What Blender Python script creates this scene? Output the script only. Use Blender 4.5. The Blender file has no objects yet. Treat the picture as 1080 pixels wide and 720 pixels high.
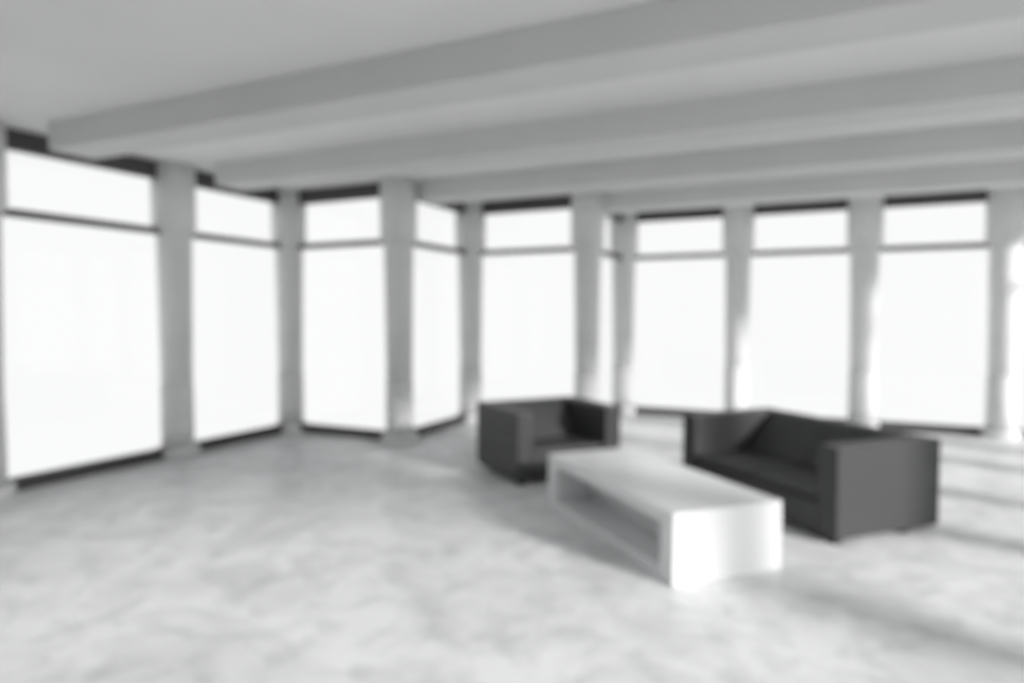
import bpy, bmesh, math, random
from mathutils import Vector, Matrix
random.seed(4)
scene = bpy.context.scene
C = scene.collection
S = 2.0                                    # one survey unit is two metres

# ------------------------------------------------------------------ camera
F_PX, YAW, PITCH, ROLL = 705.9, -0.44258, -0.04078, 0.0008
cam_data = bpy.data.cameras.new('camera')
cam = bpy.data.objects.new('camera', cam_data)
C.objects.link(cam)
fw = Vector((math.sin(YAW)*math.cos(PITCH), math.cos(YAW)*math.cos(PITCH), math.sin(PITCH)))
rt = Vector((math.cos(YAW), -math.sin(YAW), 0))
up = rt.cross(fw)
r2 = rt*math.cos(ROLL) + up*math.sin(ROLL)
u2 = -rt*math.sin(ROLL) + up*math.cos(ROLL)
mat = Matrix((r2, u2, -fw)).transposed().to_4x4()
mat.translation = Vector((3.6428, -1.8436, 0.8802)) * S
cam.matrix_world = mat
cam_data.sensor_width = 36.0
cam_data.lens = 36.0*F_PX/1080.0
cam_data.clip_start = 0.05
# the whole photograph is out of focus: the lens is focused close to the camera
cam_data.dof.use_dof = True
cam_data.dof.focus_distance = 0.30
APERTURE = 0.0050                           # pupil diameter in metres
cam_data.dof.aperture_fstop = (cam_data.lens/1000.0)/APERTURE
scene.camera = cam

# ------------------------------------------------------------------ sky, sun, exposure
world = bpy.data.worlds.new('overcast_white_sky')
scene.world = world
world.use_nodes = True
bgn = world.node_tree.nodes['Background']
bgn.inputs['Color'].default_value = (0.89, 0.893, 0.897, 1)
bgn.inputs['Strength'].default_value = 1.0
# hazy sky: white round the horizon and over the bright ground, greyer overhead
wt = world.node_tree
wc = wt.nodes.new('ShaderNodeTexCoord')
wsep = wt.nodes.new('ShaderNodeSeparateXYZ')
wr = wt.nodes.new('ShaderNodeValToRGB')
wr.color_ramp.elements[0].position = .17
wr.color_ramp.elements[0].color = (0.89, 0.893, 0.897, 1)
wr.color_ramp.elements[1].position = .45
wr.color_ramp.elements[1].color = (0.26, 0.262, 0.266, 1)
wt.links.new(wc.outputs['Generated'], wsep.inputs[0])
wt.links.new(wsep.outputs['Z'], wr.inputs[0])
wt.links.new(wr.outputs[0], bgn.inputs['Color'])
sun_data = bpy.data.lights.new('low_sun', 'SUN')
sun_data.energy = 4.5
sun_data.angle = math.radians(6.5)
sun_data.color = (1.0, 0.99, 0.98)
sun = bpy.data.objects.new('low_sun', sun_data)
C.objects.link(sun)
sun_from = Vector((0.93, -0.36, 0.32))
sun.rotation_euler = sun_from.to_track_quat('Z', 'Y').to_euler()
sun.location = (30, -10, 12)
vs = scene.view_settings
vs.view_transform = 'Standard'
vs.look = 'None'
vs.gamma = 1.0
vs.use_curve_mapping = False
vs.exposure = 0.14

# ------------------------------------------------------------------ helpers
def material(name, col, rough=0.6, spec=0.5):
    m = bpy.data.materials.new(name)
    m.use_nodes = True
    b = m.node_tree.nodes['Principled BSDF']
    b.inputs['Base Color'].default_value = (*col, 1)
    b.inputs['Roughness'].default_value = rough
    b.inputs['Specular IOR Level'].default_value = spec
    return m

def mottle(m, c0, c1, scale, detail=4.0, bump=0.0, lo=0.35, hi=0.65, distort=0.0):
    """two-tone noise in object space"""
    nt = m.node_tree
    b = nt.nodes['Principled BSDF']
    tc = nt.nodes.new('ShaderNodeTexCoord')
    n = nt.nodes.new('ShaderNodeTexNoise')
    n.inputs['Scale'].default_value = scale
    n.inputs['Detail'].default_value = detail
    n.inputs['Distortion'].default_value = distort
    r = nt.nodes.new('ShaderNodeValToRGB')
    r.color_ramp.elements[0].position = lo
    r.color_ramp.elements[0].color = (*c0, 1)
    r.color_ramp.elements[1].position = hi
    r.color_ramp.elements[1].color = (*c1, 1)
    nt.links.new(tc.outputs['Object'], n.inputs['Vector'])
    nt.links.new(n.outputs['Fac'], r.inputs['Fac'])
    nt.links.new(r.outputs['Color'], b.inputs['Base Color'])
    if bump:
        bp = nt.nodes.new('ShaderNodeBump')
        bp.inputs['Strength'].default_value = bump
        bp.inputs['Distance'].default_value = 0.002
        nt.links.new(n.outputs['Fac'], bp.inputs['Height'])
        nt.links.new(bp.outputs['Normal'], b.inputs['Normal'])
    return m

def build(name, bm, m, parent=None, smooth=False):
    bmesh.ops.recalc_face_normals(bm, faces=bm.faces)
    me = bpy.data.meshes.new(name)
    bm.to_mesh(me)
    bm.free()
    me.materials.append(m)
    for p in me.polygons:
        p.use_smooth = smooth
    o = bpy.data.objects.new(name, me)
    C.objects.link(o)
    if parent:
        o.parent = parent
    return o

def box(bm, x0, x1, y0, y1, z0, z1, bevel=0.0, seg=3):
    vsx = [bm.verts.new((x, y, z)) for x in (x0, x1) for y in (y0, y1) for z in (z0, z1)]
    idx = [(0,1,3,2),(4,6,7,5),(0,4,5,1),(2,3,7,6),(0,2,6,4),(1,5,7,3)]
    fs = [bm.faces.new([vsx[i] for i in q]) for q in idx]
    if bevel:
        es = list({e for f in fs for e in f.edges})
        bmesh.ops.bevel(bm, geom=es, offset=bevel, segments=seg, affect='EDGES', profile=0.5)
    return bm

def prism(bm, prof, x0, x1, bevel=0.0, seg=3):
    """profile in (y, z) swept along x"""
    a = [bm.verts.new((x0, y, z)) for y, z in prof]
    b = [bm.verts.new((x1, y, z)) for y, z in prof]
    n = len(prof)
    fs = [bm.faces.new(a), bm.faces.new(list(reversed(b)))]
    for i in range(n):
        fs.append(bm.faces.new((a[i], b[i], b[(i+1) % n], a[(i+1) % n])))
    if bevel:
        es = list({e for f in fs for e in f.edges})
        bmesh.ops.bevel(bm, geom=es, offset=bevel, segments=seg, affect='EDGES', profile=0.5)
    return bm

def lathe(bm, prof, n=48):
    rings = []
    for r, z in prof:
        rings.append([bm.verts.new((r*math.cos(2*math.pi*i/n), r*math.sin(2*math.pi*i/n), z)) for i in range(n)])
    for a, b in zip(rings, rings[1:]):
        for i in range(n):
            bm.faces.new((a[i], a[(i+1) % n], b[(i+1) % n], b[i]))
    bm.faces.new(rings[0])
    bm.faces.new(rings[-1])
    return bm

def thing(name, label, cat, loc, rotz=0.0, group=None):
    o = bpy.data.objects.new(name, None)
    C.objects.link(o)
    o.location = loc
    o.rotation_euler = (0, 0, rotz)
    o.empty_display_size = 0.2
    if label: o['label'] = label
    if cat: o['category'] = cat
    if group: o['group'] = group
    return o

def structure(o):
    o['kind'] = 'structure'
    return o

# ------------------------------------------------------------------ materials
M_ceil = mottle(material('ceiling_plaster', (.7,.7,.7), .85, .2), (.82,.822,.822), (.85,.852,.852), 1.2)
M_beam = mottle(material('beam_plaster', (.62,.62,.62), .85, .2), (.67,.675,.675), (.70,.702,.702), 1.5)
M_col = mottle(material('column_concrete', (.6,.6,.6), .6, .35), (.75,.755,.755), (.81,.812,.812), 3.0)
M_frame = material('dark_aluminium', (.07,.07,.07), .5, .4)
M_leather = mottle(material('black_leather', (.03,.03,.03), .45, .45), (.044,.045,.045), (.054,.055,.055), 60, bump=.25)
M_foot = material('black_metal_foot', (.015,.015,.015), .4, .5)
M_white = mottle(material('white_lacquer', (.8,.8,.8), .28, .5), (.85,.855,.86), (.87,.875,.88), 2.0)

# glass that lets the sun through
M_glass = bpy.data.materials.new('clear_glass')
M_glass.use_nodes = True
nt = M_glass.node_tree
nt.nodes.clear()
out = nt.nodes.new('ShaderNodeOutputMaterial')
mx = nt.nodes.new('ShaderNodeMixShader')
tr = nt.nodes.new('ShaderNodeBsdfTransparent')
gl = nt.nodes.new('ShaderNodeBsdfGlossy')
gl.inputs['Roughness'].default_value = .02
lw = nt.nodes.new('ShaderNodeLayerWeight')
lw.inputs['Blend'].default_value = .5
pw = nt.nodes.new('ShaderNodeMath'); pw.operation = 'POWER'; pw.inputs[1].default_value = 5
ma = nt.nodes.new('ShaderNodeMath'); ma.operation = 'MULTIPLY_ADD'; ma.inputs[1].default_value = .5; ma.inputs[2].default_value = .015
nt.links.new(lw.outputs['Facing'], pw.inputs[0])
nt.links.new(pw.outputs[0], ma.inputs[0])
nt.links.new(ma.outputs[0], mx.inputs[0])
nt.links.new(tr.outputs[0], mx.inputs[1])
nt.links.new(gl.outputs[0], mx.inputs[2])
nt.links.new(mx.outputs[0], out.inputs[0])

# polished pale marble with cloudy grey veins
M_floor = material('white_marble', (.8,.8,.8), .38, .25)
nt = M_floor.node_tree
b = nt.nodes['Principled BSDF']
tc = nt.nodes.new('ShaderNodeTexCoord')
mp = nt.nodes.new('ShaderNodeMapping')
mp.inputs['Rotation'].default_value = (0, 0, .5)
n1 = nt.nodes.new('ShaderNodeTexNoise')
n1.inputs['Scale'].default_value = 1.5
n1.inputs['Detail'].default_value = 7
n1.inputs['Roughness'].default_value = .62
n1.inputs['Distortion'].default_value = 1.1
n2 = nt.nodes.new('ShaderNodeTexNoise')
n2.inputs['Scale'].default_value = 4.2
n2.inputs['Detail'].default_value = 5
n2.inputs['Distortion'].default_value = .6
cr1 = nt.nodes.new('ShaderNodeValToRGB')
cr1.color_ramp.elements[0].position = .33
cr1.color_ramp.elements[0].color = (.74,.745,.75,1)
cr1.color_ramp.elements[1].position = .62
cr1.color_ramp.elements[1].color = (.97,.975,.98,1)
cr2 = nt.nodes.new('ShaderNodeValToRGB')
cr2.color_ramp.elements[0].position = .28
cr2.color_ramp.elements[0].color = (.76,.765,.77,1)
cr2.color_ramp.elements[1].position = .5
cr2.color_ramp.elements[1].color = (1,1,1,1)
mul = nt.nodes.new('ShaderNodeMix')
mul.data_type = 'RGBA'
mul.blend_type = 'MULTIPLY'
mul.inputs[0].default_value = .8
nt.links.new(tc.outputs['Object'], mp.inputs['Vector'])
nt.links.new(mp.outputs[0], n1.inputs['Vector'])
nt.links.new(mp.outputs[0], n2.inputs['Vector'])
nt.links.new(n1.outputs['Fac'], cr1.inputs[0])
nt.links.new(n2.outputs['Fac'], cr2.inputs[0])
nt.links.new(cr1.outputs[0], mul.inputs[6])
nt.links.new(cr2.outputs[0], mul.inputs[7])
nt.links.new(mul.outputs[2], b.inputs['Base Color'])

# ------------------------------------------------------------------ plan of the hall (survey units)
X1, X2, X3, X4, X5 = .981, 1.987, 2.953, 3.877, 4.765
Y2, Y3, Y4 = 1.969, 2.977, 3.959
# seen columns A .. J, then an unseen run, laid out to shape sunlight and shadows
SEEN = [(0,-.06),(0,1),(0,Y2),(X1,Y2),(X1,Y3),(X2,Y3),(X2,Y4),(X3,Y4),(X4,Y4),(X5,Y4)]
REST = [(5.7,Y4),(5.7,3.08),(5.7,2.38),(5.7,1.47),(5.7,.70),(5.7,-.38),(5.7,-.75),(6.7,-.75),(6.7,-1.3),(6.2,-1.3),
        (6.2,-1.65),(5.6,-1.65),(5.6,-3.2),(0,-3.2),(0,-1.03)]
# corners of the plan that carry only the window frames, and the two added stretches of solid wall
BARE = {(5.7,-.75),(6.7,-.75),(6.7,-1.3),(6.2,-1.3),(6.2,-1.65),(5.6,-1.65),(5.6,-3.2),(0,-3.2)}
PLAN = SEEN + REST
Z_HEAD, Z_TRANSOM, Z_SILL, Z_SLAB, Z_BEAM = 1.683, 1.376, .0666, 1.785, 1.657

def plan_slab(name, z0, z1, m):
    bm = bmesh.new()
    lo = [bm.verts.new((x*S, y*S, z0)) for x, y in PLAN]
    hi = [bm.verts.new((x*S, y*S, z1)) for x, y in PLAN]
    bm.faces.new(lo); bm.faces.new(hi)
    n = len(PLAN)
    for i in range(n):
        bm.faces.new((lo[i], lo[(i+1) % n], hi[(i+1) % n], hi[i]))
    return structure(build(name, bm, m))

# floor a little wider than the plan so the columns stand on it
bm = bmesh.new()
lo = []
PAD = .16
def padded(i):
    n = len(PLAN)
    p0, p, p1 = Vector(PLAN[i-1]), Vector(PLAN[i]), Vector(PLAN[(i+1) % n])
    d0, d1 = (p-p0).normalized(), (p1-p).normalized()
    # plan runs clockwise seen from above: outward is to the left
    o0, o1 = Vector((-d0.y, d0.x)), Vector((-d1.y, d1.x))
    return p + (o0 + o1)*PAD*(1.0 if abs(d0.dot(d1)) < .5 else .5)
outline = [padded(i) for i in range(len(PLAN))]
top = [bm.verts.new((p.x*S, p.y*S, 0)) for p in outline]
bot = [bm.verts.new((p.x*S, p.y*S, -.25)) for p in outline]
bm.faces.new(top); bm.faces.new(bot)
for i in range(len(outline)):
    j = (i+1) % len(outline)
    bm.faces.new((top[i], top[j], bot[j], bot[i]))
structure(build('floor', bm, M_floor))

bm = bmesh.new()
lo = [bm.verts.new((p.x*S, p.y*S, Z_SLAB*S)) for p in outline]
hi = [bm.verts.new((p.x*S, p.y*S, Z_SLAB*S+.3)) for p in outline]
bm.faces.new(lo); bm.faces.new(hi)
for i in range(len(outline)):
    j = (i+1) % len(outline)
    bm.faces.new((lo[i], lo[j], hi[j], hi[i]))
structure(build('ceiling', bm, M_ceil))

# ceiling beams: each runs from the left glass line to the right glass line
BEAMS = [(.12,.25,5.67),(1.075,.25,5.67),(2.03,X1+.10,5.67),(2.99,X2+.05,5.67),(-1.3,.25,6.67),(-2.25,.25,5.57)]
for k, (y, xa, xb) in enumerate(BEAMS):
    bm = bmesh.new()
    box(bm, (xa+.02)*S, xb*S, y*S, (y+.22)*S, Z_BEAM*S, Z_SLAB*S, .008)
    structure(build('trim_%d' % (k+1), bm, M_beam))

# ------------------------------------------------------------------ windows
def window(n, a, b):
    a, b = Vector(a)*S, Vector(b)*S
    d = b-a
    L = d.length
    e = thing('window_%d' % n, None, None, (*((a+b)/2), 0), math.atan2(d.y, d.x))
    structure(e)
    h = L/2 - .17
    t = .045
    def bar(name, z0, z1, t, hh=h):
        bm = bmesh.new(); box(bm, -hh, hh, -t, t, z0, z1, .004, 1); return build(name, bm, M_frame, e)
    bar('head_rail', Z_HEAD*S, Z_SLAB*S-.002, t)
    bar('transom', (Z_TRANSOM-.020)*S, (Z_TRANSOM+.020)*S, .03)
    bar('sill_rail', 0.001, Z_SILL*S, t)
    for name, z0, z1 in (('lower_pane', Z_SILL*S, (Z_TRANSOM-.020)*S), ('upper_pane', (Z_TRANSOM+.020)*S, Z_HEAD*S)):
        bm = bmesh.new(); box(bm, -h, h, -.005, .005, z0, z1); build(name, bm, M_glass, e)
n_win = 0
for i in range(len(PLAN)):
    p, p2 = PLAN[i], PLAN[(i+1) % len(PLAN)]
    if p[1] == -3.2 or p2 == (0,-3.2):
        bm = bmesh.new()
        if p[1] == p2[1]:
            box(bm, -.08*S, 5.68*S, -3.28*S, -3.2*S, 0, Z_SLAB*S)
        else:
            box(bm, -.08*S, 0, -3.2*S, -1.15*S, 0, Z_SLAB*S)
        structure(build('added_wall_back' if p[1] == p2[1] else 'added_wall_left', bm, M_ceil))  # unseen walls, added to cut the light from behind the camera
        continue
    n_win += 1
    window(n_win, p, p2)  # bays past the seen columns are made up to let the sun in

# ------------------------------------------------------------------ columns
def column_parts(root):
    bm = bmesh.new(); lathe(bm, [(.125*S,0),(.125*S,.05*S),(.118*S,.058*S),(.105*S,.060*S)])
    build('base', bm, M_col, root, False)
    bm = bmesh.new(); lathe(bm, [(.092*S,.060*S),(.094*S,.20*S),(.092*S,.44*S),(.088*S,.445*S)])
    build('lower_shaft', bm, M_col, root, True)
    bm = bmesh.new(); lathe(bm, [(.086*S,.445*S),(.086*S,.452*S),(.089*S,.455*S),(.101*S,Z_TRANSOM*S-.02),(.101*S,Z_TRANSOM*S)])
    build('upper_shaft', bm, M_col, root, True)
    bm = bmesh.new(); lathe(bm, [(.118*S,Z_TRANSOM*S),(.125*S,Z_TRANSOM*S+.015),(.125*S,Z_SLAB*S-.001)])
    build('capital', bm, M_col, root, False)
LABELS = [
 'round grey column cut off by the left edge of the picture',
 'widest round grey column in view, between the two long windows on the left',
 'round grey column in the left corner where the long left windows end',
 'round grey column near the middle, its flared base clear on the floor left of the armchair',
 'slim round grey column just left of the black armchair',
 'round grey column rising directly behind the black armchair',
 'slimmest round grey column, right beside the one behind the armchair, over its right arm',
 'round grey column behind the left end of the black sofa',
 'round grey column behind the middle of the black sofa, lit white on its right side',
 'brightly sunlit round column at the right edge, beyond the right end of the sofa',
]
first = thing('column', LABELS[0], 'column', (0,0,0), 0, 'round columns along the glass wall')
column_parts(first)
for p in first.children:
    for poly in p.data.polygons:
        poly.use_smooth = abs(poly.normal.z) < .6
for i, (x, y) in enumerate(PLAN):
    if (x, y) in BARE:
        continue
    if i == 0:
        r = first
    else:
        r = first.copy()
        C.objects.link(r)
        for ch in list(first.children):
            c = ch.copy()
            C.objects.link(c)
            c.parent = r
    r.location = (x*S, y*S, 0)
    if i < len(LABELS):
        r['label'] = LABELS[i]
    else:
        r['label'] = 'round grey column of the glass wall out of view beside or behind the camera'
        r['group'] = 'columns outside the picture'

# ------------------------------------------------------------------ upholstered seats
def cube_seat(name, label, cat, loc, rot, W, D, H, arm, n_seats, seat_z, seam_z, back_seat, back_top):
    """local x = width, front at -y"""
    root = thing(name, label, cat, loc, rot)
    w, d = W/2, D/2
    gap = .045
    bv = .018
    bt = back_top
    for s in (-1, 1):
        bm = bmesh.new()
        xa, xb = sorted((s*w, s*(w-arm)))
        box(bm, xa, xb, -d, d, gap, H, bv)
        build('arm', bm, M_leather, root)
    bm = bmesh.new()
    box(bm, -w+arm+.001, w-arm-.001, d-bt, d, gap, H, bv)
    build('back', bm, M_leather, root)
    bm = bmesh.new()
    box(bm, -w+arm+.001, w-arm-.001, -d+.008, d-bt-.001, gap, seam_z, .012)
    build('seat_base', bm, M_leather, root)
    iw = (2*w-2*arm-.004)/n_seats
    for k in range(n_seats):
        x0 = -w+arm+.002+k*iw+.002
        x1 = x0+iw-.004
        bm = bmesh.new()
        box(bm, x0, x1, -d+.012, d-back_seat+.02, seam_z+.008, seat_z, .028, 4)
        c = build('seat_cushion', bm, M_leather, root)
        bm = bmesh.new()
        prism(bm, [(d-back_seat, seat_z+.002), (d-bt-.002, seat_z+.002), (d-bt-.002, H-.012), (d-bt-.022, H-.012)], x0, x1, .012)
        build('back_cushion', bm, M_leather, root)
    for sx in (-1, 1):
        for sy in (-1, 1):
            bm = bmesh.new()
            fx, fy = sx*(w-.09), (-d+.07 if sy < 0 else d-.32)
            box(bm, fx-.045, fx+.045, fy-.045, fy+.045, 0, gap+.001, .006, 2)
            build('foot', bm, M_foot, root)
    return root

def at(P, ax, ay, sx, sy):
    return ((P[0]+ax[0]*sx+ay[0]*sy)*S, (P[1]+ax[1]*sx+ay[1]*sy)*S, 0)

# sofa
a_ = math.radians(-43.5)
ax = (math.cos(a_), math.sin(a_)); ay = (-math.sin(a_), math.cos(a_))
cube_seat('sofa', 'black leather two-seat sofa with square arms behind the white coffee table', 'sofa',
          at((3.682,.943), ax, ay, -.49, .2775), a_, .98*S, .555*S, .3765*S, .098*S, 2, .182*S, .145*S, .24*S, .075*S)
# armchair
a_ = math.radians(51.5)
ax = (math.cos(a_), math.sin(a_)); ay = (-math.sin(a_), math.cos(a_))
cube_seat('armchair', 'black leather cube armchair at the far end of the white coffee table', 'armchair',
          at((2.218,1.219), ax, ay, .32, .26), a_, .64*S, .52*S, .3765*S, .10*S, 1, .182*S, .145*S, .24*S, .075*S)

# ------------------------------------------------------------------ coffee table
a_ = math.radians(-43.9)
ax = (math.cos(a_), math.sin(a_)); ay = (-math.sin(a_), math.cos(a_))
TL, TW, TH = .992*S, .44*S, .2405*S
t = thing('coffee_table', 'long low white box coffee table with an open shelf along its side', 'coffee table',
          at((3.202,.298), ax, ay, -.496, .22), a_)
l, w = TL/2, TW/2
th = .043*S
def part(name, *v, bevel=.004):
    bm = bmesh.new(); box(bm, *v, bevel, 2); return build(name, bm, M_white, t)
part('tabletop', -l, l, -w, w, TH-th, TH)
part('bottom_panel', -l, l, -w, w, .001, th)
part('end_panel', l-.075*S, l, -w, w, th, TH-th, bevel=.001)
part('end_panel', -l, -l+.09*S, -w, w, th, TH-th, bevel=.001)
part('back_panel', -l+.09*S, l-.075*S, -w+.36, -w+.385, th, TH-th, bevel=0)
